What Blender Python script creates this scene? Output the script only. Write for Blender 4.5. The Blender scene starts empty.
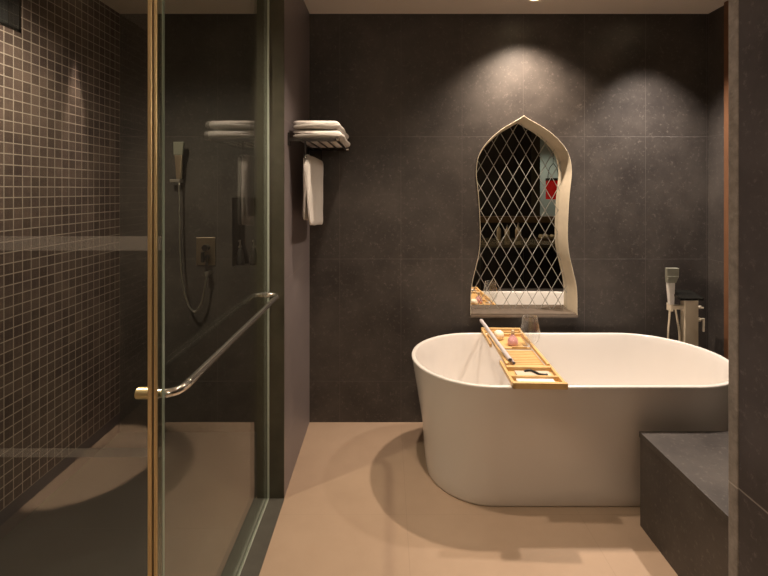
import bpy, bmesh, math, random
from mathutils import Vector, Matrix
from mathutils.geometry import tessellate_polygon
random.seed(7)
PI = math.pi
S = bpy.context.scene
COL = S.collection
H = 2.638          # ceiling height
BY = 2.81          # back wall plane
LX = -1.726        # mosaic wall plane
SH = -0.065        # sunken shower floor

# ------------------------------------------------------------------ materials
def new_mat(name):
    m = bpy.data.materials.new(name); m.use_nodes = True
    nt = m.node_tree; b = nt.nodes['Principled BSDF']
    return m, nt, b
def simple(name, col, rough=0.5, metal=0.0, spec=0.5, emit=None, es=0, bump=0, bscale=40, var=0, vscale=6, coat=0):
    m, nt, b = new_mat(name)
    b.inputs['Base Color'].default_value = (*col, 1)
    b.inputs['Roughness'].default_value = rough
    b.inputs['Metallic'].default_value = metal
    b.inputs['Specular IOR Level'].default_value = spec
    b.inputs['Coat Weight'].default_value = coat
    if emit:
        b.inputs['Emission Color'].default_value = (*emit, 1); b.inputs['Emission Strength'].default_value = es
    tc = nt.nodes.new('ShaderNodeTexCoord')
    if var:
        n = nt.nodes.new('ShaderNodeTexNoise'); n.inputs['Scale'].default_value = vscale; n.inputs['Detail'].default_value = 5
        nt.links.new(tc.outputs['Object'], n.inputs['Vector'])
        r = nt.nodes.new('ShaderNodeMapRange'); r.inputs['To Min'].default_value = 1-var; r.inputs['To Max'].default_value = 1+var
        nt.links.new(n.outputs['Fac'], r.inputs['Value'])
        x = nt.nodes.new('ShaderNodeVectorMath'); x.operation = 'SCALE'; x.inputs[0].default_value = col
        nt.links.new(r.outputs[0], x.inputs['Scale']); nt.links.new(x.outputs[0], b.inputs['Base Color'])
    if bump:
        n = nt.nodes.new('ShaderNodeTexNoise'); n.inputs['Scale'].default_value = bscale; n.inputs['Detail'].default_value = 4
        nt.links.new(tc.outputs['Object'], n.inputs['Vector'])
        bp = nt.nodes.new('ShaderNodeBump'); bp.inputs['Strength'].default_value = bump; bp.inputs['Distance'].default_value = 0.004
        nt.links.new(n.outputs['Fac'], bp.inputs['Height']); nt.links.new(bp.outputs[0], b.inputs['Normal'])
    return m

def tiled(name, axes, tw, th, ox, oz, col_a, col_b, joint, jw, rough, speck=None, bump=0.15, nscale=3.0, brickvar=None, jbump=0.6, rough_var=0.12):
    """stone or mosaic in a straight grid. axes: which object axes run along width / height"""
    m, nt, b = new_mat(name); N = nt.nodes; L = nt.links
    tc = N.new('ShaderNodeTexCoord'); sp = N.new('ShaderNodeSeparateXYZ'); L.new(tc.outputs['Object'], sp.inputs[0])
    cb = N.new('ShaderNodeCombineXYZ')
    for k, (a, o) in enumerate(zip(axes, (ox, oz))):
        ad = N.new('ShaderNodeMath'); ad.operation = 'SUBTRACT'; ad.inputs[1].default_value = o
        L.new(sp.outputs['XYZ'.index(a)], ad.inputs[0]); L.new(ad.outputs[0], cb.inputs[k])
    br = N.new('ShaderNodeTexBrick'); L.new(cb.outputs[0], br.inputs['Vector'])
    br.offset = 0; br.squash = 1
    br.inputs['Scale'].default_value = 1
    br.inputs['Brick Width'].default_value = tw; br.inputs['Row Height'].default_value = th
    br.inputs['Mortar Size'].default_value = jw; br.inputs['Mortar Smooth'].default_value = 0.3; br.inputs['Bias'].default_value = 0
    br.inputs['Color1'].default_value = (0, 0, 0, 1); br.inputs['Color2'].default_value = (1, 1, 1, 1)
    br.inputs['Mortar'].default_value = (.5, .5, .5, 1)
    n1 = N.new('ShaderNodeTexNoise'); n1.inputs['Scale'].default_value = nscale; n1.inputs['Detail'].default_value = 8; n1.inputs['Roughness'].default_value = .65
    L.new(tc.outputs['Object'], n1.inputs['Vector'])
    mr = N.new('ShaderNodeMapRange'); mr.inputs['From Min'].default_value = .35; mr.inputs['From Max'].default_value = .65
    L.new(n1.outputs['Fac'], mr.inputs['Value'])
    mx = N.new('ShaderNodeMix'); mx.data_type = 'RGBA'
    mx.inputs[6].default_value = (*col_a, 1); mx.inputs[7].default_value = (*col_b, 1); L.new(mr.outputs[0], mx.inputs[0])
    out = mx.outputs[2]
    if brickvar:
        mv = N.new('ShaderNodeMapRange'); mv.inputs['To Min'].default_value = 1-brickvar; mv.inputs['To Max'].default_value = 1+brickvar
        L.new(br.outputs['Color'], mv.inputs['Value'])
        sc = N.new('ShaderNodeVectorMath'); sc.operation = 'SCALE'; L.new(out, sc.inputs[0]); L.new(mv.outputs[0], sc.inputs['Scale']); out = sc.outputs[0]
    if speck:
        n2 = N.new('ShaderNodeTexNoise'); n2.inputs['Scale'].default_value = 55; n2.inputs['Detail'].default_value = 6; n2.inputs['Roughness'].default_value = .7
        L.new(tc.outputs['Object'], n2.inputs['Vector'])
        m2 = N.new('ShaderNodeMapRange'); m2.inputs['From Min'].default_value = .56; m2.inputs['From Max'].default_value = .80
        L.new(n2.outputs['Fac'], m2.inputs['Value'])
        x2 = N.new('ShaderNodeMix'); x2.data_type = 'RGBA'; L.new(m2.outputs[0], x2.inputs[0]); L.new(out, x2.inputs[6]); x2.inputs[7].default_value = (*speck, 1)
        out = x2.outputs[2]
    mj = N.new('ShaderNodeMix'); mj.data_type = 'RGBA'; L.new(br.outputs['Fac'], mj.inputs[0]); L.new(out, mj.inputs[6]); mj.inputs[7].default_value = (*joint, 1)
    L.new(mj.outputs[2], b.inputs['Base Color'])
    rr = N.new('ShaderNodeMapRange'); rr.inputs['To Min'].default_value = rough-rough_var; rr.inputs['To Max'].default_value = rough+rough_var
    L.new(n1.outputs['Fac'], rr.inputs['Value']); L.new(rr.outputs[0], b.inputs['Roughness'])
    n3 = N.new('ShaderNodeTexNoise'); n3.inputs['Scale'].default_value = 60; n3.inputs['Detail'].default_value = 5
    L.new(tc.outputs['Object'], n3.inputs['Vector'])
    hs = N.new('ShaderNodeMath'); hs.operation = 'MULTIPLY'; hs.inputs[1].default_value = -jbump; L.new(br.outputs['Fac'], hs.inputs[0])
    ha = N.new('ShaderNodeMath'); ha.operation = 'MULTIPLY_ADD'; ha.inputs[1].default_value = bump; L.new(n3.outputs['Fac'], ha.inputs[0]); L.new(hs.outputs[0], ha.inputs[2])
    bp = N.new('ShaderNodeBump'); bp.inputs['Strength'].default_value = .6; bp.inputs['Distance'].default_value = .003
    L.new(ha.outputs[0], bp.inputs['Height']); L.new(bp.outputs[0], b.inputs['Normal'])
    return m

def pane(name, tint, refl=1.0):
    """thin clear glass: tinted see-through plus a Fresnel-like reflection on each face"""
    m = bpy.data.materials.new(name); m.use_nodes = True; nt = m.node_tree; N = nt.nodes; L = nt.links
    N.remove(N['Principled BSDF']); o = N['Material Output']
    lw = N.new('ShaderNodeLayerWeight'); lw.inputs['Blend'].default_value = .5
    p = N.new('ShaderNodeMath'); p.operation = 'POWER'; p.inputs[1].default_value = 5; L.new(lw.outputs['Facing'], p.inputs[0])
    a = N.new('ShaderNodeMath'); a.operation = 'MULTIPLY_ADD'; a.inputs[1].default_value = .95*refl; a.inputs[2].default_value = .045*refl
    L.new(p.outputs[0], a.inputs[0])
    t = N.new('ShaderNodeBsdfTransparent'); t.inputs[0].default_value = (*tint, 1)
    g = N.new('ShaderNodeBsdfGlossy'); g.inputs['Roughness'].default_value = 0.0; g.inputs['Color'].default_value = (1, 1, 1, 1)
    x = N.new('ShaderNodeMixShader'); L.new(a.outputs[0], x.inputs[0]); L.new(t.outputs[0], x.inputs[1]); L.new(g.outputs[0], x.inputs[2])
    L.new(x.outputs[0], o.inputs['Surface'])
    return m
def frost(name, col, alpha):
    m = bpy.data.materials.new(name); m.use_nodes = True; nt = m.node_tree; N = nt.nodes; L = nt.links
    N.remove(N['Principled BSDF']); o = N['Material Output']
    t = N.new('ShaderNodeBsdfTransparent')
    d = N.new('ShaderNodeBsdfDiffuse'); d.inputs[0].default_value = (*col, 1)
    tl = N.new('ShaderNodeBsdfTranslucent'); tl.inputs[0].default_value = (*col, 1)
    y = N.new('ShaderNodeMixShader'); y.inputs[0].default_value = .5; L.new(d.outputs[0], y.inputs[1]); L.new(tl.outputs[0], y.inputs[2])
    x = N.new('ShaderNodeMixShader'); x.inputs[0].default_value = alpha; L.new(t.outputs[0], x.inputs[1]); L.new(y.outputs[0], x.inputs[2])
    L.new(x.outputs[0], o.inputs['Surface'])
    return m

ST_A, ST_B, ST_J, ST_S = (.034, .029, .027), (.070, .060, .053), (.088, .076, .068), (.150, .130, .115)
M = {}
M['stone_back'] = tiled('dark stone slabs', 'XZ', .395, .79, .0905-.395*8, .265-.79*2, ST_A, ST_B, ST_J, .0016, .50, ST_S)
M['stone_side'] = tiled('dark stone side slabs', 'YZ', .79, .79, BY-.79*8, .265-.79*2, ST_A, ST_B, ST_J, .0016, .50, ST_S)
M['stone_part'] = tiled('violet grey partition slabs', 'YZ', .79, .79, BY-.79*8, .265-.79*2, (.185, .158, .160), (.225, .195, .197), (.28, .25, .24), .0016, .45, None)
M['stone_bench'] = tiled('dark stone bench slabs', 'XY', 8, 8, -12, -12, ST_A, ST_B, ST_J, .0016, .48, ST_S)
M['stone_pillar'] = tiled('dark speckled pillar stone', 'YZ', 3.0, 1.6, BY-.79*8, .833-1.6*2, (.040, .035, .038), (.085, .074, .080), (.22, .20, .19), .0022, .50, (.18, .15, .16))
M['stone_edge'] = tiled('worn stone edge', 'YZ', 3.0, 1.6, BY-.79*8, .833-1.6*2, (.17, .15, .135), (.30, .265, .24), (.42, .38, .35), .0022, .6, (.36, .33, .30), nscale=28, bump=.4)
M['stone_left'] = tiled('plain stone skirting', 'YZ', .8, .8, 0, -3, (.12, .10, .105), (.15, .13, .135), ST_A, .001, .5, None)
M['mosaic'] = tiled('brown glass mosaic', 'YZ', .05, .05, BY-.05*130, .065-.05*30, (.105, .076, .073), (.185, .138, .116), (.52, .45, .39), .0028, .34, None, bump=.5, nscale=5, brickvar=.22, jbump=-.2)
M['floor'] = tiled('beige porcelain floor', 'XY', .8, .8, .09-.8*4, BY-.8*8, (.385, .280, .200), (.44, .325, .235), (.34, .25, .18), .0009, .33, None, bump=.08, nscale=1.5, jbump=.1, rough_var=.05)
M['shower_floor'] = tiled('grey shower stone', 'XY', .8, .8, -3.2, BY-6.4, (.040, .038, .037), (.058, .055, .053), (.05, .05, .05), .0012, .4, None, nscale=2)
M['ceiling'] = simple('painted ceiling', (.78, .70, .62), .9, bump=.05)
M['tub'] = simple('white acrylic', (.70, .67, .64), .22, spec=.5, coat=.3)
M['cream'] = simple('cream frame paint', (.72, .64, .50), .45, var=.1, vscale=30)
M['sill'] = simple('brown polished stone', (.15, .12, .095), .25, var=.3, vscale=25)
M['mirror'] = simple('mirror silver', (.86, .86, .83), .0, 1.0)
M['groove'] = simple('bevelled mirror lines', (.42, .41, .38), .35, .5)
M['chrome'] = simple('chrome', (.82, .82, .80), .08, 1.0)
M['chrome_handle'] = simple('polished handle metal', (.80, .78, .73), .14, .95)
M['chrome_soft'] = simple('brushed steel', (.55, .53, .49), .28, 1.0)
M['dark_metal'] = simple('dark bronze rail', (.035, .03, .027), .4, .6)
M['brass'] = simple('polished brass', (.86, .68, .38), .38, .7)
M['seal'] = simple('pale glass edge', (.62, .68, .60), .25, emit=None)
M['gseal'] = simple('green glass edge', (.28, .36, .30), .2)
M['towel'] = simple('white terry towel', (.80, .77, .73), .95, bump=1.0, bscale=260, var=.06, vscale=50)
M['bamboo'] = simple('bamboo', (.62, .40, .17), .42, var=.18, vscale=18)
M['glass_front'] = pane('clear shower glass', (.93, .955, .93))
M['glass_side'] = pane('clear door glass', (.90, .94, .90), .95)
M['glass_wine'] = pane('thin wine glass', (.985, .985, .98), 1.3)
M['frost'] = frost('frosted band', (.55, .50, .47), .28)
M['jamb'] = simple('bronze jamb', (.088, .082, .060), .35, .3, var=.3, vscale=12)
M['curb'] = simple('threshold stone', (.085, .08, .068), .35, var=.25, vscale=20)
M['wood'] = simple('reddish wood strip', (.15, .07, .035), .45, var=.25, vscale=14)
M['black'] = simple('black laminate', (.012, .011, .010), .35)
M['brownledge'] = simple('brown stone ledge', (.16, .10, .045), .35, var=.2, vscale=9)
M['counter'] = simple('grey counter stone', (.16, .14, .09), .25)
M['blue'] = simple('pale blue green wall paint', (.42, .50, .46), .8)
M['darkpanel'] = simple('dark wood panel', (.022, .020, .016), .4, var=.2)
M['red'] = simple('red glass shade', (.45, .01, .01), .15, emit=(.9, .02, .015), es=.10)
M['bulb'] = simple('lit bulb', (1, .8, .6), .5, emit=(1, .55, .35), es=6)
M['lamp'] = simple('lit lamp lens', (1, .85, .6), .5, emit=(1, .76, .45), es=5)
M['white'] = simple('white plastic', (.78, .76, .72), .35)
M['darkpane'] = simple('dark window pane', (.045, .048, .05), .15)
M['pink'] = simple('pink bath salt', (.80, .42, .45), .35, bump=.4, bscale=200)
M['cork'] = simple('pale cork', (.66, .50, .33), .8)
M['ivory'] = simple('ivory wax', (.86, .76, .58), .5)
M['paper'] = simple('pale paper', (.50, .455, .46), .5, var=.08, vscale=60)
M['greytone'] = simple('grey cloth pouch', (.52, .46, .36), .7)
M['ceramic'] = simple('cream ceramic', (.72, .62, .42), .3)
M['satin'] = simple('satin nickel', (.85, .76, .60), .35, .15)
M['dark_chrome'] = simple('black glossy chrome', (.05, .05, .045), .1, .8)
M['grey_chrome'] = simple('grey green chrome', (.42, .43, .36), .3, .45)
M['faceplate'] = simple('brushed bronze plate', (.50, .42, .33), .3, 1.0)

# ------------------------------------------------------------------ mesh helpers
def obj(name, bm, m, parent=None, smooth=False, kind=None, bevel=0, seg=2):
    me = bpy.data.meshes.new(name)
    bmesh.ops.recalc_face_normals(bm, faces=bm.faces)
    bm.to_mesh(me); bm.free()
    if smooth:
        for p in me.polygons: p.use_smooth = True
    o = bpy.data.objects.new(name, me); COL.objects.link(o)
    if m: me.materials.append(m)
    if parent: o.parent = parent
    if kind: o['kind'] = kind
    if bevel:
        b = o.modifiers.new('bevel', 'BEVEL'); b.width = bevel; b.segments = seg; b.limit_method = 'ANGLE'
    return o
def thing(name, label, cat, loc=(0, 0, 0), group=None, rz=0):
    o = bpy.data.objects.new(name, None); COL.objects.link(o); o.location = loc; o.rotation_euler = (0, 0, rz)
    o.empty_display_size = .1
    tag(o, label, cat, group); return o
def tag(o, label, cat, group=None):
    o['label'] = label; o['category'] = cat
    if group: o['group'] = group
    return o
def struct(name, bm, m, parent=None, **k):
    return obj(name, bm, m, parent, kind=None if parent else 'structure', **k)
def BM(): return bmesh.new()
def box(bm, x0, x1, y0, y1, z0, z1, mtx=None):
    r = bmesh.ops.create_cube(bm, size=1)
    T = Matrix.Translation(((x0+x1)/2, (y0+y1)/2, (z0+z1)/2)) @ Matrix.Diagonal((abs(x1-x0), abs(y1-y0), abs(z1-z0), 1))
    if mtx: T = mtx @ T
    bmesh.ops.transform(bm, matrix=T, verts=r['verts']); return bm
def tube(bm, pts, r, n=12, caps=True):
    pts = [Vector(p) for p in pts]
    rr = r if isinstance(r, (list, tuple)) else [r]*len(pts)
    rings = []; ref = None
    for i, p in enumerate(pts):
        t = (pts[min(i+1, len(pts)-1)]-pts[max(i-1, 0)]).normalized()
        if ref is None:
            ref = Vector((0, 0, 1)) if abs(t.z) < .9 else Vector((1, 0, 0))
        u = (ref - t*ref.dot(t)).normalized(); v = t.cross(u); ref = u
        rings.append([bm.verts.new(p + (u*math.cos(2*PI*k/n)+v*math.sin(2*PI*k/n))*rr[i]) for k in range(n)])
    for a, b in zip(rings, rings[1:]):
        for k in range(n): bm.faces.new((a[k], a[(k+1) % n], b[(k+1) % n], b[k]))
    if caps: bm.faces.new(rings[0][::-1]); bm.faces.new(rings[-1])
    return bm
def loft(bm, loops, cap0=True, cap1=True):
    rings = [[bm.verts.new(p) for p in lp] for lp in loops]; n = len(rings[0])
    for a, b in zip(rings, rings[1:]):
        for k in range(n): bm.faces.new((a[k], a[(k+1) % n], b[(k+1) % n], b[k]))
    if cap0: bm.faces.new(rings[0][::-1])
    if cap1: bm.faces.new(rings[-1])
    return bm
def lathe(bm, prof, n=32, c=(0, 0, 0), caps=True):
    return loft(bm, [[(c[0]+r*math.cos(2*PI*k/n), c[1]+r*math.sin(2*PI*k/n), c[2]+z) for k in range(n)] for r, z in prof], caps, caps)
def smooth_path(pts, n=8):
    P = [Vector(p) for p in pts]; P = [P[0]]+P+[P[-1]]; out = []
    for i in range(1, len(P)-2):
        for k in range(n):
            t = k/n
            out.append(.5*((2*P[i])+(P[i+1]-P[i-1])*t+(2*P[i-1]-5*P[i]+4*P[i+1]-P[i+2])*t*t+(-P[i-1]+3*P[i]-3*P[i+1]+P[i+2])*t**3))
    out.append(P[-2]); return out
def prism_holes_y(bm, outer, holes, y0, y1):
    """solid slab in the XZ plane between y0 and y1 with holes"""
    loops = [outer]+holes
    tris = tessellate_polygon([[Vector((x, z, 0)) for x, z in lp] for lp in loops])
    flat = [p for lp in loops for p in lp]
    A = [bm.verts.new((x, y0, z)) for x, z in flat]; B = [bm.verts.new((x, y1, z)) for x, z in flat]
    for t in tris:
        bm.faces.new([A[i] for i in t]); bm.faces.new([B[i] for i in t][::-1])
    s = 0
    for lp in loops:
        n = len(lp)
        for k in range(n):
            i, j = s+k, s+(k+1) % n
            bm.faces.new((A[i], A[j], B[j], B[i]))
        s += n
    return bm

# ------------------------------------------------------------------ mirror outline
PXM = 154.7
half = [(119, 4), (121, 7.5), (123, 11), (128, 19.5), (132, 25), (136.5, 30.5), (141, 35), (145, 38.5), (149.5, 41.6), (154, 44), (160, 46), (167, 47), (175, 47.3),
        (190, 45.6), (202, 44.6), (214, 43.9), (226, 43.4), (236, 43.3), (244, 43.6), (251, 44.3), (258, 45.5), (265, 47.2), (272.5, 49), (280, 50.8), (287, 52.1), (294, 52.7), (300, 52.9), (316, 52.9)]
MX = 136.6/PXM
zpx = lambda y: 1.5-(y-190)/PXM
hz = [(zpx(y), w/PXM) for y, w in half]
# refine with Catmull-Rom
hp = smooth_path([(w, z, 0) for z, w in hz], 3)
right = [(MX+p.x, p.y) for p in hp]
left = [(MX-p.x, p.y) for p in hp]
apex = (MX, zpx(116))
outline = [apex]+right+left[::-1]            # apex -> down the right -> up the left
MZ0 = zpx(316)

def inset(poly, d):
    n = len(poly); out = []
    for i in range(n):
        a, b, c = Vector(poly[i-1]), Vector(poly[i]), Vector(poly[(i+1) % n])
        e1 = (b-a).normalized(); e2 = (c-b).normalized()
        n1 = Vector((-e1.y, e1.x)); n2 = Vector((-e2.y, e2.x)); m = (n1+n2)
        m = m/max(m.dot(n1), .45) if m.length > 1e-6 else n1
        out.append(tuple(b - m*d))
    return out
area = sum(outline[i-1][0]*outline[i][1]-outline[i][0]*outline[i-1][1] for i in range(len(outline)))
sgn = 1 if area < 0 else -1
def ins(d): return inset(outline, d*sgn)

# ------------------------------------------------------------------ room shell
XR, YB = 3.55, -2.35
bm = BM(); nich = [(-1.0, 1.005), (-.655, 1.005), (-.655, 1.45), (-1.0, 1.45)]
prism_holes_y(bm, [(LX-.2, -.2), (2.275, -.2), (2.275, H), (LX-.2, H)], [ins(-.002), nich], BY, BY+.14)
box(bm, LX-.2, 2.275, BY+.14, BY+.2, -.2, H)
struct('wall_back', bm, M['stone_back'])

bm = BM()   # floor with the sunken shower left out
box(bm, -.64, XR, 1.05, BY, -.2, 0); box(bm, LX, XR, YB, 1.05, -.2, 0)
struct('floor', bm, M['floor'])
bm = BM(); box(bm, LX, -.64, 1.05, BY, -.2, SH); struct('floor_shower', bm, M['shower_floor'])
bm = BM(); box(bm, LX-.2, XR+.1, YB-.1, BY+.2, H, H+.1); struct('ceiling', bm, M['ceiling'])

WY0, WY1, WZ0, WZ1 = 1.25, 2.05, 2.24, 2.52
bm = BM()
Z0 = .065; x0 = LX-.14
box(bm, x0, LX, YB, BY, Z0, WZ0); box(bm, x0, LX, YB, WY0, WZ0, H); box(bm, x0, LX, WY1, BY, WZ0, H); box(bm, x0, LX, WY0, WY1, WZ1, H)
struct('wall_left', bm, M['mosaic'])
bm = BM(); box(bm, x0, LX+.0, YB, BY, -.2, Z0); struct('baseboard_left', bm, M['stone_left'])
w = bpy.data.objects.new('window_1', None); COL.objects.link(w); w['kind'] = 'structure'
bm = BM(); box(bm, LX-.06, LX-.05, WY0, WY1, WZ0, WZ1); obj('window_pane', bm, M['darkpane'], w)
bm = BM()
for a, b, c, d in ((WY0, WY1, WZ0, WZ0+.012), (WY0, WY1, WZ1-.012, WZ1), (WY0, WY0+.012, WZ0, WZ1), (WY1-.012, WY1, WZ0, WZ1)): box(bm, LX-.05, LX+.002, a, b, c, d)
obj('window_frame', bm, M['black'], w)

bm = BM(); box(bm, -.63, -.5, 2.122, BY, SH, H); struct('wall_partition', bm, M['stone_part'])
bm = BM(); box(bm, -.632, -.5, 2.112, 2.122, 0, H); struct('trim_1', bm, M['jamb'])
bm = BM(); box(bm, -.64, -.498, 1.05, 2.112, -.1, .003); struct('trim_2', bm, M['curb'])

bm = BM(); box(bm, 2.075, 2.2, 1.05, BY, 0, H); struct('wall_right', bm, M['stone_side'])
bm = BM(); box(bm, 2.045, 2.075, 2.585, 2.64, 0, H); struct('trim_3', bm, M['wood'])
bm = BM(); box(bm, XR, XR+.1, YB, BY, 0, H); box(bm, 2.2, XR, .95, 1.05, 0, H); struct('wall_east', bm, M['stone_side'])
bm = BM(); box(bm, LX-.14, XR+.1, YB-.1, YB, -.1, H); struct('wall_front', bm, M['blue'])

# pillar in front of the bench, with its worn corner strip
bm = BM(); box(bm, .786, .93, .84, .972, 0, H); pil = struct('wall_pillar', bm, M['stone_pillar'])
bm = BM(); box(bm, .7835, .93, .972, 1.000, 0, H); obj('corner_strip', bm, M['stone_edge'], pil, bevel=.003)

# ------------------------------------------------------------------ bench
t = thing('stone_bench', 'low dark stone bench block in front of the bathtub, beside the pillar', 'bench', (1.6, 1.7, 0))
bm = BM(); box(bm, 1.132-1.6, 2.075-1.6, 1.06-1.7, 1.945-1.7, 0, .395); obj('bench_body', bm, M['stone_bench'], t)
bm = BM(); box(bm, 1.128-1.6, 2.075-1.6, 1.055-1.7, 1.948-1.7, .395, .421); obj('seat_slab', bm, M['stone_bench'], t, bevel=.002)

# ------------------------------------------------------------------ bathtub
TC = Vector((.970, 2.352, 0)); HS = .459
def stad(r, hs, z, n=28):
    pts = []
    for k in range(n+1):
        a = -PI/2+PI*k/n; pts.append((hs+r*math.cos(a), r*math.sin(a), z))
    for k in range(n+1):
        a = PI/2+PI*k/n; pts.append((-hs+r*math.cos(a), r*math.sin(a), z))
    # blend slightly towards an oval plan
    out = []
    for x, y, zz in pts:
        out.append((x, y*(1-.012*(abs(x)/(hs+r))**2), zz))
    return out
tub = thing('bathtub', 'white freestanding oval bathtub beneath the arched mirror', 'bathtub', tuple(TC))
prof = [(.288, 0), (.296, .003), (.299, .012), (.303, .06), (.311, .15), (.318, .24), (.333, .34), (.3475, .43), (.3605, .51), (.371, .57), (.376, .592), (.378, .600), (.3765, .605), (.372, .607), (.362, .607), (.357, .605), (.355, .600),
        (.349, .575), (.341, .52), (.330, .44), (.316, .35), (.300, .27), (.283, .215), (.262, .180), (.232, .160), (.18, .150)]
bm = BM(); loft(bm, [stad(r, HS, z) for r, z in prof]); obj('tub_shell', bm, M['tub'], tub, smooth=True)
bm = BM(); lathe(bm, [(.036, 0), (.036, .004), (.030, .007), (.012, .007)], 28, (.0, 0, .150)); obj('drain', bm, M['chrome'], tub, smooth=False)

# ------------------------------------------------------------------ arched mirror
mt = thing('arched_mirror', 'arched wall mirror with cream frame and diamond lattice above the bathtub', 'mirror', (MX, BY, MZ0))
def rel(o): o.parent = mt; o.matrix_parent_inverse = Matrix.Translation((-MX, -BY, -MZ0)); return o
bm = BM()
o1, o2, o3 = ins(-.003), ins(-.001), ins(.0005)
nn = len(outline); nr = len(right)
def ring(bm, loops_y):
    rings = [[bm.verts.new((x, y, z)) for x, z in lp] for lp, y in loops_y]
    m_ = len(rings)
    for j in range(m_):
        a, b = rings[j], rings[(j+1) % m_]
        for k in range(nn):
            if k == nr: continue          # open along the bottom, the sill is there
            bm.faces.new((a[k], a[(k+1) % nn], b[(k+1) % nn], b[k]))
ring(bm, [(o1, BY-.0005), (o1, BY-.006), (o2, BY-.007), (o3, BY-.004), (ins(.0185), BY+.100), (ins(.0185), BY+.104), (ins(-.0), BY+.104), (ins(-.0), BY-.0005)])
rel(obj('frame', bm, M['cream'], smooth=False))
bm = BM()
g = ins(.016); gi = [bm.verts.new((x, BY+.101, z)) for x, z in g]; gj = [bm.verts.new((x, BY+.108, z)) for x, z in g]
tris = tessellate_polygon([[Vector((x, z, 0)) for x, z in g]])
for tr in tris: bm.faces.new([gi[i] for i in tr]); bm.faces.new([gj[i] for i in tr][::-1])
for k in range(nn): bm.faces.new((gi[k], gi[(k+1) % nn], gj[(k+1) % nn], gj[k]))
rel(obj('mirror_glass', bm, M['mirror']))
# lattice lines
def inside(x, z, poly):
    c = False; n = len(poly)
    for i in range(n):
        x1, z1 = poly[i-1]; x2, z2 = poly[i]
        if (z1 > z) != (z2 > z) and x < (x2-x1)*(z-z1)/(z2-z1)+x1: c = not c
    return c
bm = BM(); pl = ins(.020)
sx, sz = 12.9*2.91/435, 22.4*2.91/435
nx, nz = (519.4-387)*2.91/435, 1.5-(165.6-190)*2.91/435
for sg in (1, -1):
    sl = sg*sz/sx
    for k in range(-14, 15):
        cz = nz + k*sz
        run = None
        X = [MX-.36+.72*i/600 for i in range(601)]
        segs = []
        for x in X:
            z = cz+sl*(x-nx); ok = inside(x, z, pl) and z > MZ0+.018
            if ok: run = (run[0], (x, z)) if run else ((x, z), (x, z))
            if (not ok or x == X[-1]) and run: segs.append(run); run = None
        for (xa, za), (xb, zb) in segs:
            if xb-xa < .006: continue
            L_ = math.hypot(xb-xa, zb-za); a = math.atan2(zb-za, xb-xa)
            T = Matrix.Translation(((xa+xb)/2, BY+.1000, (za+zb)/2)) @ Matrix.Rotation(-a, 4, 'Y')
            box(bm, -L_/2, L_/2, -.0008, .0012, -.0017, .0017, T)
rel(obj('lattice', bm, M['groove']))
bm = BM(); wb = 52.9/PXM
box(bm, MX-wb+.002, MX+wb-.002, BY-.008, BY+.100, MZ0+.0005, MZ0+.019); box(bm, MX-wb-.004, MX+wb+.004, BY-.014, BY-.001, MZ0-.006, MZ0+.010)
rel(obj('sill', bm, M['sill'], bevel=.001))

# ------------------------------------------------------------------ shower screen and door
YS = 1.055; XS = -.577
t = thing('shower_screen', 'fixed clear glass shower screen with two frosted bands and a brass edge strip', 'shower screen', (-1.1, YS, 0)); scr = t
R = lambda o: (setattr(o, 'matrix_parent_inverse', Matrix.Translation((1.1, -YS, 0))), o)[1]
bm = BM(); box(bm, LX, -.5435, YS-.005, YS+.005, .012, H); R(obj('glass_pane', bm, M['glass_front'], t))
for a, b in ((1.3540, 1.3885), (.855, .8765)):
    bm = BM(); box(bm, LX, -.5445, YS-.0056, YS-.0052, a, b); R(obj('frosted_band', bm, M['frost'], t))
bm = BM(); box(bm, -.5435, -.5415, YS-.005, YS+.005, .012, H); R(obj('glass_edge', bm, M['gseal'], t))
bm = BM(); box(bm, LX, -.5415, YS-.011, YS+.009, .0, .012); R(obj('bottom_channel', bm, M['chrome_soft'], t))

t = thing('shower_door', 'clear glass shower door with long horizontal chrome pull handle, beside the partition wall', 'shower door', (XS, 1.6, 0))
R = lambda o: (setattr(o, 'matrix_parent_inverse', Matrix.Translation((-XS, -1.6, 0))), o)[1]
bm = BM(); box(bm, XS-.005, XS+.005, YS+.0105, 2.108, .012, H-.004); R(obj('glass_pane', bm, M['glass_side'], t))
bm = BM(); box(bm, XS-.003, XS+.006, 2.102, 2.111, .012, H-.004); box(bm, XS-.003, XS+.006, YS+.02, 2.111, .003, .012); R(obj('edge_seal', bm, M['seal'], t))
# brass strip: two ribs with a dark slot between them
bm = BM(); box(bm, -.5730, -.5624, YS-.015, YS-.007, .012, H-.004); box(bm, -.5590, -.5515, YS-.014, YS-.007, .012, H-.004)
obj('brass_strip', bm, M['brass'], scr, bevel=.0015).matrix_parent_inverse = Matrix.Translation((1.1, -YS, 0))
bm = BM(); box(bm, -.5622, -.5592, YS-.010, YS-.007, .012, H-.004); obj('strip_gasket', bm, M['black'], scr).matrix_parent_inverse = Matrix.Translation((1.1, -YS, 0))
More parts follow.
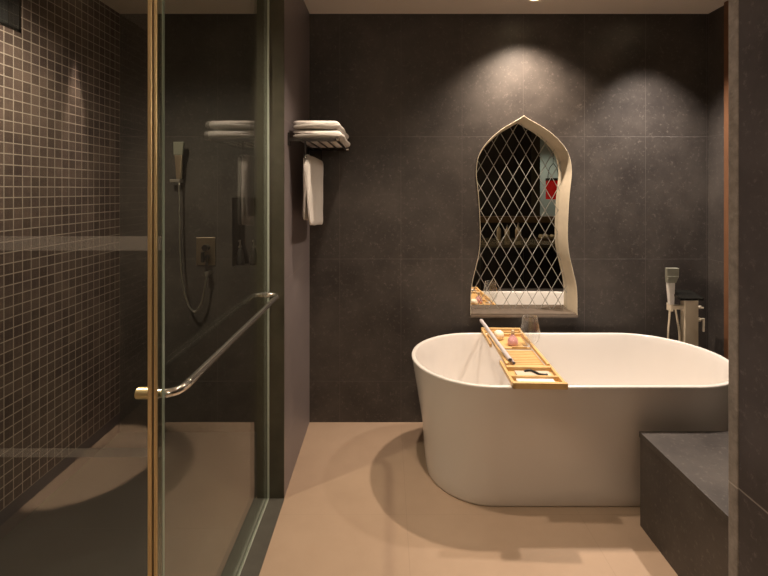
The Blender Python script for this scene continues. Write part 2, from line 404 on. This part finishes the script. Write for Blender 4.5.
# handle
HZ = 1.000; yn, yf = 1.071, 2.075
pts = [(XS+.004, yn, HZ), (-.555, yn, HZ), (-.538, yn+.003, HZ), (-.524, yn+.014, HZ), (-.517, yn+.032, HZ), (-.515, yn+.055, HZ)]
pts += [(-.515, yn+.06+(yf-yn-.12)*k/6, HZ) for k in range(7)]
pts += [(-.515, yf-.055, HZ), (-.517, yf-.032, HZ), (-.524, yf-.014, HZ), (-.538, yf-.003, HZ), (-.555, yf, HZ), (XS+.004, yf, HZ)]
bm = BM(); tube(bm, smooth_path(pts, 4), .0108, 16)
hd = R(obj('handle', bm, M['chrome_handle'], t, smooth=True))
for yy in (yn, yf):
    bm = BM(); tube(bm, [(XS+.0055, yy, HZ), (XS+.012, yy, HZ), (XS+.0125, yy, HZ)], [.0155, .0155, .0125], 20)
    f = obj('handle_flange', bm, M['chrome'], hd)
bm = BM(); tube(bm, [(XS-.0055, yn, HZ), (XS-.036, yn, HZ), (XS-.038, yn, HZ)], [.0140, .0140, .012], 24)
R(obj('inner_knob', bm, M['brass'], t))

# ------------------------------------------------------------------ towel rack
def ribbon(center, thick, y0, y1, ny=14, wob=.002, shear=0.0, seed=1):
    """cloth strip: centre line in XZ, given thickness, swept along Y"""
    rnd = random.Random(seed)
    C = [Vector((p[0], p[1])) for p in center]; n = len(C); up = []; dn = []
    for i in range(n):
        tg = (C[min(i+1, n-1)]-C[max(i-1, 0)]).normalized(); nv = Vector((-tg.y, tg.x))*thick/2
        e = .75 if i in (0, n-1) else 1
        up.append(C[i]+nv*e); dn.append(C[i]-nv*e)
    loop = up+dn[::-1]; bm = BM(); loops = []
    ph = [rnd.uniform(0, 6.28) for _ in range(6)]
    for j in range(ny+1):
        v = j/ny; y = y0+(y1-y0)*v; sc = 1
        lp = []
        cx = sum(p.x for p in loop)/len(loop); cz = sum(p.y for p in loop)/len(loop)
        for k, p in enumerate(loop):
            dz = wob*math.sin(9*v+ph[0]+k*.35)+wob*.6*math.sin(17*v+ph[1]+k*.22)
            dx = wob*math.sin(11*v+ph[2]+k*.3)
            yy = y + (.004*math.sin(k*.5+ph[3]) if j in (0, ny) else 0)
            lp.append((p.x+dx, yy, p.y+dz+shear*v*(1 if p.y < cz else .0)))
        loops.append(lp)
    loft(bm, loops); return bm
ry0, ry1, rx = 2.20, 2.735, -.258; RZ = 1.755
rack = thing('towel_rack', 'dark metal wall rack with a lower hanging rail on the partition wall', 'towel rack', (-.5, 2.45, RZ))
R = lambda o: (setattr(o, 'matrix_parent_inverse', Matrix.Translation((.5, -2.45, -RZ))), o)[1]
bm = BM()
for yy in (ry0, ry1): box(bm, -.497, rx+.004, yy-.004, yy+.004, RZ-.009, RZ+.007)
box(bm, rx-.004, rx+.004, ry0-.004, ry1+.004, RZ-.005, RZ+.005)
R(obj('shelf_frame', bm, M['dark_metal'], rack, bevel=.001))
for xx in (-.46, -.41, -.36, -.31):
    bm = BM(); tube(bm, [(xx, ry0, RZ), (xx, ry1, RZ)], .0038, 8); R(obj('shelf_bar', bm, M['dark_metal'], rack))
for yy in (ry0, ry1):
    bm = BM(); tube(bm, smooth_path([(-.414, yy, RZ-.004), (-.414, yy, RZ-.05), (-.414, yy, RZ-.088)], 3), .0045, 8); tube(bm, [(-.405, yy, RZ-.088), (-.425, yy, RZ-.088)], .0045, 8)
    R(obj('rail_drop', bm, M['dark_metal'], rack))
    bm = BM(); box(bm, -.4995, -.490, yy-.015, yy+.015, RZ-.03, RZ+.035); R(obj('wall_plate', bm, M['dark_metal'], rack, bevel=.002))
bm = BM(); tube(bm, [(-.414, ry0-.004, RZ-.088), (-.414, ry1+.004, RZ-.088)], .0048, 10); R(obj('hanging_rail', bm, M['chrome_soft'], rack))
for yy in (ry0, ry1):
    bm = BM(); tube(bm, [(-.256, yy, RZ), (-.240, yy, RZ)], .006, 10); R(obj('end_knob', bm, M['chrome'], rack))

def fold_path(x0, x1, z, layers, gap, seed):
    pts = []
    for l in range(layers):
        zz = z+l*gap; a, b = (x0, x1) if l % 2 == 0 else (x1, x0)
        s = 1 if b > a else -1
        for k in range(7):
            f = k/6; pts.append((a+(b-a)*f, zz))
        if l < layers-1:
            for k in range(1, 6):
                an = -PI/2+PI*k/6; pts.append((b+s*math.cos(an)*gap/2*1.15, zz+gap/2+math.sin(an)*gap/2))
    return pts
tz = RZ+.018
bm = ribbon(fold_path(-.484, -.250, tz, 2, .0205, 1), .020, 2.19, 2.745, wob=.0018, seed=3)
o = obj('bath_towel', bm, M['towel'], smooth=True); tag(o, 'folded white towel lying directly on the rack bars, under the thicker one', 'towel')
s = o.modifiers.new('s', 'SUBSURF'); s.levels = 1; s.render_levels = 2
bm = ribbon(fold_path(-.480, -.262, tz+.0455, 2, .0235, 2), .0225, 2.185, 2.740, wob=.0022, seed=8)
o = obj('bath_towel', bm, M['towel'], smooth=True); tag(o, 'plump folded white towel on top of the rack stack', 'towel')
s = o.modifiers.new('s', 'SUBSURF'); s.levels = 1; s.render_levels = 2
# towel hanging over the lower rail
cz = RZ-.088; pts = []
for k in range(12): pts.append((-.4275-.001*math.sin(k), 1.345+(cz-1.345)*k/11))
for k in range(1, 6):
    a = PI-PI*k/6; pts.append((-.414+.0135*math.cos(a), cz+.0125*math.sin(a)))
for k in range(12): pts.append((-.4005+.001*math.sin(k*1.3), cz+(1.318-cz)*k/11))
bm = ribbon(pts, .0125, 2.222, 2.712, wob=.0012, shear=-.035, seed=5)
o = obj('hand_towel', bm, M['towel'], smooth=True); tag(o, 'white towel hanging straight down from the lower rail of the rack', 'towel')
s = o.modifiers.new('s', 'SUBSURF'); s.levels = 1; s.render_levels = 1

# ------------------------------------------------------------------ shower fittings on the back wall
bx = lambda px: (px-387)/PXM
bz = lambda py: 1.5-(py-190)/PXM
FY = BY-.055
bxf = lambda px: (px-387)*(BY-.06)/435
bzf = lambda py: 1.5-(py-190)*(BY-.06)/435
t = thing('hand_shower', 'flat square-headed hand shower with hose on the dark shower wall', 'hand shower', (bxf(178), BY, bzf(180)))
R = lambda o: (setattr(o, 'matrix_parent_inverse', Matrix.Translation((-bxf(178), -BY, -bzf(180)))), o)[1]
def slab_between(bm, a, b, wa, wb_, th):
    """tapering flat bar from a to b (XZ widths wa, wb)"""
    a = Vector(a); b = Vector(b); lp = []
    for p, w_, in ((a, wa), (b, wb_)):
        lp.append([(p.x-w_/2, p.y-th/2, p.z), (p.x+w_/2, p.y-th/2, p.z), (p.x+w_/2, p.y+th/2, p.z), (p.x-w_/2, p.y+th/2, p.z)])
    return loft(bm, lp)
bm = BM(); slab_between(bm, (bxf(178.2), FY, bzf(155)), (bxf(179.5), FY-.012, bzf(142)), .058, .066, .018); R(obj('spray_head', bm, M['grey_chrome'], t, bevel=.003))
bm = BM(); slab_between(bm, (bxf(178.3), FY+.006, bzf(179)), (bxf(178.3), FY, bzf(155)), .032, .050, .020); R(obj('grip', bm, M['faceplate'], t, bevel=.004))
bm = BM(); box(bm, bxf(170), bxf(180.5), FY-.012, FY+.014, bzf(182.5), bzf(179.2)); box(bm, bxf(175), bxf(179), FY+.01, BY, bzf(182.5), bzf(179.2)); R(obj('holder', bm, M['chrome_soft'], t, bevel=.002))
hp_ = [(bxf(178.8), FY, bzf(182)), (bxf(179.3), FY, bzf(215)), (bxf(180.5), FY-.005, bzf(255)), (bxf(183.5), FY-.01, bzf(285)), (bxf(188.5), FY-.01, bzf(304)), (bxf(195), FY-.01, bzf(311.5)), (bxf(201), FY-.01, bzf(304)), (bxf(205), FY-.01, bzf(288)), (bxf(206.3), FY, bzf(276))]
bm = BM(); tube(bm, smooth_path(hp_, 6), .0062, 10); R(obj('hose', bm, M['chrome_soft'], t, smooth=True))
bm = BM(); lathe(bm, [(.013, 0), (.018, .006), (.018, .026), (.011, .032)], 20, (bxf(206.3), FY, bzf(277))); tube(bm, [(bxf(206.3), FY+.005, bzf(274)), (bxf(206.3), BY, bzf(274))], .014, 16); R(obj('hose_outlet', bm, M['chrome_soft'], t, smooth=False))
t = thing('shower_valve', 'rectangular bronze shower valve plate with lever above the hose outlet', 'shower valve', (bx(206), BY, bz(252)))
R = lambda o: (setattr(o, 'matrix_parent_inverse', Matrix.Translation((-bx(206), -BY, -bz(252)))), o)[1]
bm = BM(); box(bm, bx(197), bx(215.8), BY-.012, BY, bz(265), bz(237)); R(obj('cover_plate', bm, M['faceplate'], t, bevel=.003))
bm = BM(); tube(bm, [(bx(208), BY-.012, bz(247)), (bx(208), BY-.05, bz(247))], .020, 20); R(obj('diverter_knob', bm, M['dark_metal'], t))
lv = BM(); tube(lv, [(bx(208), BY-.012, bz(257)), (bx(208), BY-.045, bz(257))], .016, 20); box(lv, bx(204.5), bx(207), BY-.055, BY-.035, bz(261), bz(251)); box(lv, bx(209), bx(211), BY-.055, BY-.035, bz(264), bz(254)); R(obj('lever', lv, M['dark_metal'], t))
# dispensers in the niche
def dispenser(px, label):
    t = thing('soap_dispenser', label, 'soap dispenser', (bx(px)*1.03, BY+.07, 1.005), 'dispensers in the shower niche')
    bm = BM(); lathe(bm, [(.020, 0), (.028, .004), (.026, .04), (.018, .085), (.011, .10), (.010, .112)], 24); obj('bottle', bm, simple('dark dispenser body', (.03, .028, .026), .3), t, smooth=True)
    bm = BM(); lathe(bm, [(.011, .112), (.012, .125), (.006, .127), (.005, .165)], 16); tube(bm, [(0, 0, .162), (.0, -.03, .160)], .004, 8); obj('pump', bm, M['chrome_soft'], t, smooth=False)
dispenser(241, 'left dark soap dispenser with metal pump in the shower wall niche')
dispenser(254.5, 'right dark soap dispenser with metal pump in the shower wall niche, behind hanging towel reflection')

# ------------------------------------------------------------------ tub filler
FX, FYY = 1.868, 2.688
t = thing('tub_filler', 'floor-standing chrome tub filler behind the right end of the bathtub', 'tub faucet', (FX, FYY, 0))
bm = BM(); box(bm, -.060, .060, -.05, .05, 0, .012); obj('base_plate', bm, M['chrome'], t, bevel=.002)
bm = BM(); box(bm, -.042, .042, -.022, .022, .012, .845); obj('column', bm, M['satin'], t, bevel=.003)
bm = BM(); box(bm, -.110, .030, -.085, .030, -.008, .008, Matrix.Translation((0, 0, .862)) @ Matrix.Rotation(math.radians(12), 4, 'X'))
obj('spout', bm, M['dark_chrome'], t, bevel=.002)
bm = BM(); box(bm, -.125, -.042, -.016, .012, .765, .789); box(bm, -.130, -.112, -.022, .018, .755, .80); obj('holder_arm', bm, M['satin'], t, bevel=.002)
bm = BM(); tube(bm, [(.042, 0, .775), (.060, 0, .775)], .010, 12); box(bm, .058, .072, -.006, .006, .769, .784); box(bm, .066, .086, -.005, .005, .768, .775); lv1 = obj('diverter_lever', bm, M['satin'], t)
bm = BM(); tube(bm, [(.042, 0, .700), (.066, 0, .700)], .013, 12); box(bm, .060, .092, -.006, .006, .700, .708); box(bm, .082, .092, -.006, .006, .625, .706); obj('mixer_lever', bm, M['satin'], t, bevel=.001)
hs = BM(); slab_between(hs, (-.119, -.01, .795), (-.128, -.018, .935), .028, .044, .024); hso = obj('hand_spray', hs, M['white'], t, bevel=.003)
hb = BM(); slab_between(hb, (-.128, -.020, .932), (-.128, -.032, .975), .050, .072, .026); slab_between(hb, (-.128, -.032, .975), (-.130, -.036, 1.025), .072, .074, .022); obj('spray_face', hb, M['grey_chrome'], hso, bevel=.002)
for pts in ([(-.120, 0, .757), (-.124, .0, .70), (-.130, .0, .62), (-.128, 0, .50), (-.09, 0, .40), (-.05, 0, .36), (-.03, 0, .37)], [(-.085, 0, .765), (-.075, 0, .70), (-.062, 0, .62), (-.058, 0, .50), (-.05, 0, .42), (-.041, 0, .40)]):
    bm = BM(); tube(bm, smooth_path(pts, 6), .0058, 10); obj('hose', bm, M['satin'], t, smooth=True)

# ------------------------------------------------------------------ bath caddy
CZ = .6075; CR = -.033
cd = thing('bath_caddy', 'slatted bamboo bath tray laid across the bathtub rims', 'bath tray', (.700, 2.340, CZ), rz=CR)
CW = .122
def cpt(lx, ly, z=0):
    c, s_ = math.cos(CR), math.sin(CR)
    return (.700+lx*c-ly*s_, 2.340+lx*s_+ly*c, CZ+z)
# centre tray
for sx_, ya, yb in ((-1, -.2, .258), (1, -.2, .082), (1, .128, .258)):
    bm = BM(); box(bm, sx_*.100-.007, sx_*.100+.007, ya, yb, .023, .040) if sx_ > 9 else box(bm, sx_*.100-.007, sx_*.100+.007, ya, yb, .0225, .040)
    obj('side_rail', bm, M['bamboo'], cd, bevel=.0015)
for ya, yb, zt in ((-.222, -.20, .030), (.258, .272, .034)):
    bm = BM(); box(bm, -.107, .107, ya, yb, .006, zt); obj('end_rail', bm, M['bamboo'], cd, bevel=.0015)
for k in range(11):
    y = -.185+k*.0215
    bm = BM(); box(bm, -.094, .094, y-.0075, y+.0075, .010, .017); obj('slat', bm, M['bamboo'], cd, bevel=.001)
bm = BM(); box(bm, -.094, .060, .065, .258, .010, .018); box(bm, .060, .094, .065, .085, .010, .018); box(bm, .060, .094, .125, .258, .010, .018); obj('tray_board', bm, M['bamboo'], cd, bevel=.001)
bm = BM(); box(bm, -.012, .070, .058, .066, .017, .028); obj('divider', bm, M['bamboo'], cd)
# extendable arms
for s_, nm in ((-1, 'near'), (1, 'far')):
    bm = BM(); e = .395
    for sx_ in (-1, 1): box(bm, sx_*.1155-.0065, sx_*.1155+.0065, s_*.12, s_*e, .001, .022)
    box(bm, -.122, .122, s_*(e-.018), s_*e, .001, .028); box(bm, -.122, .122, s_*(e-.020)-.005, s_*(e-.020)+.005, .001, .012)
    obj('extending_arm', bm, M['bamboo'], cd, bevel=.0015)
bm = BM(); box(bm, -.104, .104, -.300, -.222, .002, .010); obj('arm_board', bm, M['bamboo'], cd, bevel=.001)
bm = BM(); box(bm, -.108, .108, -.376, -.312, .0003, .0036); obj('arm_board', bm, M['bamboo'], cd)
bm = BM(); box(bm, -.109, .109, -.312, -.300, .000, .024); obj('arm_rail', bm, M['bamboo'], cd, bevel=.001)

def at(lx, ly, z): return cpt(lx, ly, z)
# white soap or card in the near arm
bm = BM(); box(bm, -.088, .085, -.030, .030, 0, .012); o = obj('folded_cloth', bm, M['towel'], bevel=.004); o.location = at(-.002, -.345, .004); o.rotation_euler.z = CR
tag(o, 'small white folded cloth in the near frame of the bamboo bath tray', 'cloth')
# grey pouch with dark curved handle
t = thing('flat_pouch', 'flat pale pouch with a dark curved handle, on the near part of the bath tray', 'pouch', at(.005, -.262, .0102), rz=CR)
bm = BM(); box(bm, -.080, .085, -.030, .032, 0, .007); obj('pouch_body', bm, M['greytone'], t, bevel=.003)
bm = BM(); tube(bm, smooth_path([(-.035, .015, .011), (-.01, .022, .013), (.008, .006, .013), (.022, -.016, .012), (.045, -.024, .011), (.062, -.022, .011)], 5), .0052, 8); obj('curved_handle', bm, M['black'], t, smooth=True)
# rolled magazine
a = Vector(at(-.080, -.175, .046)); b = Vector(at(-.150, .225, .122))
bm = BM(); d = (b-a)
spir = []
def roll(bm, a, b, r, turns=1.6, n=40):
    d = (b-a).normalized(); u = d.cross(Vector((0, 0, 1))).normalized(); v = d.cross(u); lp = []
    for p in (a, b):
        ou = []; inn = []
        for k in range(n+1):
            an = 2*PI*turns*k/n+.6; rr = r*(.62+.38*k/n)
            ou.append(p+(u*math.cos(an)+v*math.sin(an))*rr); inn.append(p+(u*math.cos(an)+v*math.sin(an))*(rr-.0014))
        lp.append(ou+inn[::-1])
    loft(bm, lp, False, False)
roll(bm, a, b, .0118); 
o = obj('rolled_magazine', bm, M['paper'], smooth=False); tag(o, 'pale rolled magazine propped along the left side of the bath tray', 'magazine')
# second, darker rolled sheet beside it
a2 = Vector(at(-.062, -.180, .032)); b2 = Vector(at(-.068, .06, .029)); bm = BM(); roll(bm, a2, b2, .0075)
o = obj('rolled_magazine', bm, simple('mauve grey paper', (.40, .35, .36), .5)); tag(o, 'thinner mauve-grey paper roll lying beneath the longer pale roll on the bath tray', 'magazine')
# candle / soap ball
t = thing('round_candle', 'round ivory candle at the far left corner of the bath tray', 'candle', at(-.052, .205, .018))
bm = BM(); lathe(bm, [(.010, 0), (.022, .004), (.029, .016), (.030, .028), (.026, .042), (.016, .051), (.004, .054)], 28); obj('wax_ball', bm, M['ivory'], t, smooth=True)
bm = BM(); tube(bm, [(0, 0, .053), (.001, 0, .061)], .0009, 6); obj('wick', bm, M['black'], t)
# pink bottle
t = thing('bath_salt_bottle', 'small round bottle of pink bath salt with cork on the bath tray', 'bottle', at(.006, .115, .018))
bm = BM(); lathe(bm, [(.020, 0), (.0265, .003), (.029, .014), (.028, .026), (.021, .040), (.012, .050), (.009, .058)], 28); obj('salt', bm, M['pink'], t, smooth=True)
bm = BM(); lathe(bm, [(.022, -.001+.001), (.0285, .003), (.031, .014), (.030, .027), (.023, .042), (.0135, .053), (.0105, .060), (.0105, .072), (.012, .074)], 28, caps=False); obj('glass_body', bm, M['glass_wine'], t, smooth=True)
bm = BM(); lathe(bm, [(.0085, .062), (.009, .080), (.0065, .084)], 18); obj('cork', bm, M['cork'], t)
# wine glass held in the slot
t = thing('wine_glass', 'empty stemmed wine glass held in the right-hand slot of the bath tray', 'wine glass', at(.1000, .105, -.085))
bm = BM(); lathe(bm, [(r*1.12, z) for r, z in [(.004, .104), (.012, .108), (.026, .118), (.040, .136), (.0475, .160), (.0485, .182), (.045, .212), (.0395, .245), (.036, .268), (.0345, .268), (.038, .244), (.0435, .211), (.047, .182), (.046, .161), (.0385, .138), (.025, .1205), (.010, .112), (.0005, .111)]], 40, caps=False); obj('bowl', bm, M['glass_wine'], t, smooth=True)
bm = BM(); lathe(bm, [(r*1.12, z) for r, z in [(.004, .106), (.0034, .06), (.0042, .010), (.010, .004)]], 16); obj('stem', bm, M['glass_wine'], t, smooth=True)
bm = BM(); lathe(bm, [(r*1.12, z) for r, z in [(.034, 0), (.034, .002), (.010, .006)]], 32); obj('foot', bm, M['glass_wine'], t, smooth=True)

# ------------------------------------------------------------------ what the mirror sees behind the camera
t = thing('vanity_unit', 'dark vanity cabinet with grey stone counter, seen reflected in the mirror', 'vanity', (2.15, -.35, 0))
R = lambda o: (setattr(o, 'matrix_parent_inverse', Matrix.Translation((-2.15, .35, 0))), o)[1]
bm = BM(); box(bm, 1.25, 3.45, -.70, .04, .0, .74); R(obj('cabinet_body', bm, M['black'], t))
for k in range(4):
    x_ = 1.26+.548*k; bm = BM(); box(bm, x_, x_+.536, .04, .056, .06, .73)
    d_ = R(obj('cabinet_door', bm, M['black'], t, bevel=.002)); bm = BM(); tube(bm, [(x_+.45, .056, .5), (x_+.45, .07, .5), (x_+.45, .07, .62), (x_+.45, .056, .62)], .004, 8); obj('door_handle', bm, M['dark_metal'], d_)
bm = BM(); box(bm, 1.23, 3.47, -.72, .08, .74, .78); R(obj('counter_top', bm, M['counter'], t, bevel=.003))
bm = BM(); box(bm, 1.0, XR, -.86, -.73, 0, 1.01); struct('wall_ledge', bm, M['black']); bm = BM(); box(bm, 1.0, XR, -.87, -.715, 1.01, 1.10); struct('trim_5', bm, M['brownledge'])
bm = BM(); box(bm, 1.05, 2.32, -1.25, -1.15, 0, H); struct('wall_panel', bm, M['darkpanel'])
bm = BM(); box(bm, 2.32, 2.45, -1.22, -1.14, 0, H); struct('trim_4', bm, simple('olive post', (.06, .052, .035), .5))
def bottle(x, y, h, r, label):
    t = thing('lotion_bottle', label, 'bottle', (x, y, .78), 'bottles on the vanity counter')
    bm = BM(); lathe(bm, [(r*.9, 0), (r, .006), (r, h*.55), (r*.8, h*.66), (r*.35, h*.74), (r*.32, h*.82)], 20); obj('bottle_body', bm, M['ceramic'], t, smooth=True)
    bm = BM(); lathe(bm, [(r*.38, h*.82), (r*.38, h*.9), (r*.14, h*.91), (r*.14, h*.98)], 14); tube(bm, [(0, 0, h*.97), (0, r*1.3, h*.95)], r*.14, 6); obj('pump_top', bm, M['chrome_soft'], t)
bottle(1.62, -.48, .24, .030, 'slimmest lotion bottle on the vanity counter, leftmost in the mirror reflection')
bottle(1.74, -.48, .22, .036, 'middle lotion bottle of three on the vanity counter in the mirror')
bottle(1.90, -.48, .25, .042, 'widest lotion bottle, rightmost of three on the vanity counter in the mirror')
t = thing('towel_tray', 'small tray of rolled cream towels on the right of the vanity counter', 'tray', (2.30, -.42, .78))
bm = BM(); box(bm, -.13, .13, -.07, .07, 0, .012); box(bm, -.13, .13, -.07, -.062, .012, .03); box(bm, -.13, .13, .062, .07, .012, .03); obj('tray_base', bm, M['brownledge'], t)
for k in range(3):
    bm = BM(); roll(bm, Vector((-.08+.08*k, -.055, .048)), Vector((-.08+.08*k, .055, .048)), .034, 2.2, 60)
    o = obj('rolled_towel', bm, M['ceramic']); o.location = (2.30, -.42, .78)
    tag(o, ['leftmost','middle','rightmost'][2-k]+' of the three small rolled cream towels on the vanity tray in the mirror', 'towel', 'rolled towels on the vanity tray')
# pendant
t = thing('pendant_lamp', 'red glass pendant lamp seen reflected in the right side of the mirror', 'pendant lamp', (2.74, -1.35, H))
bm = BM(); tube(bm, [(0, 0, 0), (0, 0, -.70)], .004, 8); tube(bm, smooth_path([(0, 0, -.70), (-.06, 0, -.78), (-.085, 0, -.90), (-.085, 0, -1.0)], 6), .006, 8); tube(bm, smooth_path([(0, 0, -.70), (.06, 0, -.78), (.085, 0, -.90), (.085, 0, -1.0)], 6), .006, 8); obj('cord', bm, M['black'], t)
bm = BM(); lathe(bm, [(.05, -.0), (.05, -.02), (.045, -.022)], 24); obj('ceiling_rose', bm, M['black'], t)
bm = BM(); lathe(bm, [(.118, -1.29), (.118, -.97), (.112, -.965), (.112, -1.285)], 32, caps=False); obj('lamp_shade', bm, M['red'], t, smooth=True)
bm = BM(); lathe(bm, [(.120, -.985), (.120, -.945), (.02, -.94)], 32); obj('shade_cap', bm, M['black'], t)
bm = BM(); lathe(bm, [(.01, -.99), (.04, -1.03), (.05, -1.08), (.04, -1.12), (.01, -1.14)], 20); obj('bulb', bm, M['bulb'], t, smooth=True)

# ------------------------------------------------------------------ downlights
def downlight(x, y, label, power, col, angle, blend=.5, aim=(0, 0), r=.048, size=.03, lens=True):
    t = thing('downlight', label, 'ceiling light', (x, y, H), 'recessed ceiling downlights')
    bm = BM(); lathe(bm, [(r*1.22, 0), (r*1.22, -.005), (r*1.02, -.007), (r, -.004), (r, -.0005)], 36); 
    obj('trim_ring', bm, M['white'], t)
    bm = BM(); lathe(bm, [(r*.98, -.0072), (r*.98, -.0082), (r*.3, -.0086)], 32); obj('lens', bm, M['lamp'], t)
    l = bpy.data.lights.new('downlight_beam', 'SPOT'); l.energy = power; l.color = col; l.spot_size = math.radians(angle); l.spot_blend = blend; l.shadow_soft_size = size
    lo = bpy.data.objects.new('downlight_beam', l); COL.objects.link(lo); lo.parent = t; lo.location = (0, 0, -.045)
    d = Vector((aim[0], aim[1], -1)); lo.rotation_euler = d.to_track_quat('-Z', 'Y').to_euler()
    return t
WARM = (1, .79, .61); NEUT = (1, .80, .62)
downlight(.875, 2.545, 'ceiling downlight nearest the wall, straight above the arched mirror', 80, WARM, 118, 1)
downlight(1.66, 2.49, 'ceiling downlight over the right end of the bathtub', 105, (1, .86, .74), 90, 1)
downlight(.02, 1.90, 'ceiling downlight over the floor left of the bathtub', 46, WARM, 100, .9)
downlight(.30, 1.30, 'ceiling downlight above the open floor before the bathtub', 16, WARM, 100, .9)
downlight(-1.35, 1.55, 'ceiling downlight inside the shower', 55, NEUT, 150, .9)
downlight(-1.665, -.30, 'ceiling downlight by the mosaic wall outside the shower screen', 420, WARM, 16.6, .12, size=.012)
downlight(1.9, -.2, 'ceiling downlight over the vanity counter', 8, WARM, 110, .8)
downlight(2.95, -1.7, 'ceiling downlight at the far pale wall', 22, (1, .9, .75), 120, .8)
t = thing('added_fill_globe', 'added white globe fill lamp, hung unseen behind the camera', 'pendant lamp', (.15, -.95, H))  # unseen globe added behind the camera as fill for ceiling and walls
bm = BM(); tube(bm, [(0, 0, 0), (0, 0, -.3)], .004, 8); obj('cord', bm, M['black'], t)
bm = BM(); lathe(bm, [(.13*math.sin(PI*k/16)+.002, -.43+.13*math.cos(PI*k/16)) for k in range(17)], 32); gl = obj('fill_globe_shell', bm, simple('glowing fill globe', (.9, .85, .8), .4, emit=(1, .75, .5), es=5), t, smooth=True)
for nm, xx, yy, en in (('globe', .15, -.95, 9),):
    l = bpy.data.lights.new('globe_fill_light', 'POINT'); l.energy = en; l.color = WARM; l.shadow_soft_size = .14
    lo = bpy.data.objects.new('globe_fill_light', l); COL.objects.link(lo); lo.location = (0, 0, -.72); lo.parent = t

W = bpy.data.worlds.new('w'); S.world = W; W.use_nodes = True
W.node_tree.nodes['Background'].inputs[0].default_value = (.5, .5, .55, 1); W.node_tree.nodes['Background'].inputs[1].default_value = .02

# ------------------------------------------------------------------ camera
c = bpy.data.cameras.new('camera'); co = bpy.data.objects.new('camera', c); COL.objects.link(co)
co.location = (0, 0, 1.5); co.rotation_euler = (PI/2, 0, 0)
c.sensor_width = 36; c.lens = 36*435/768; c.shift_x = -3/768; c.shift_y = -98/768; c.clip_start = .02
S.camera = co
S.view_settings.view_transform = 'Standard'; S.view_settings.look = 'None'; S.view_settings.gamma = 1; S.view_settings.exposure = .93
S.cycles.max_bounces = 10; S.cycles.transparent_max_bounces = 16; S.cycles.glossy_bounces = 6; S.cycles.diffuse_bounces = 5
S.cycles.use_denoising = True; S.cycles.sample_clamp_indirect = 4
S.cycles.caustics_reflective = False
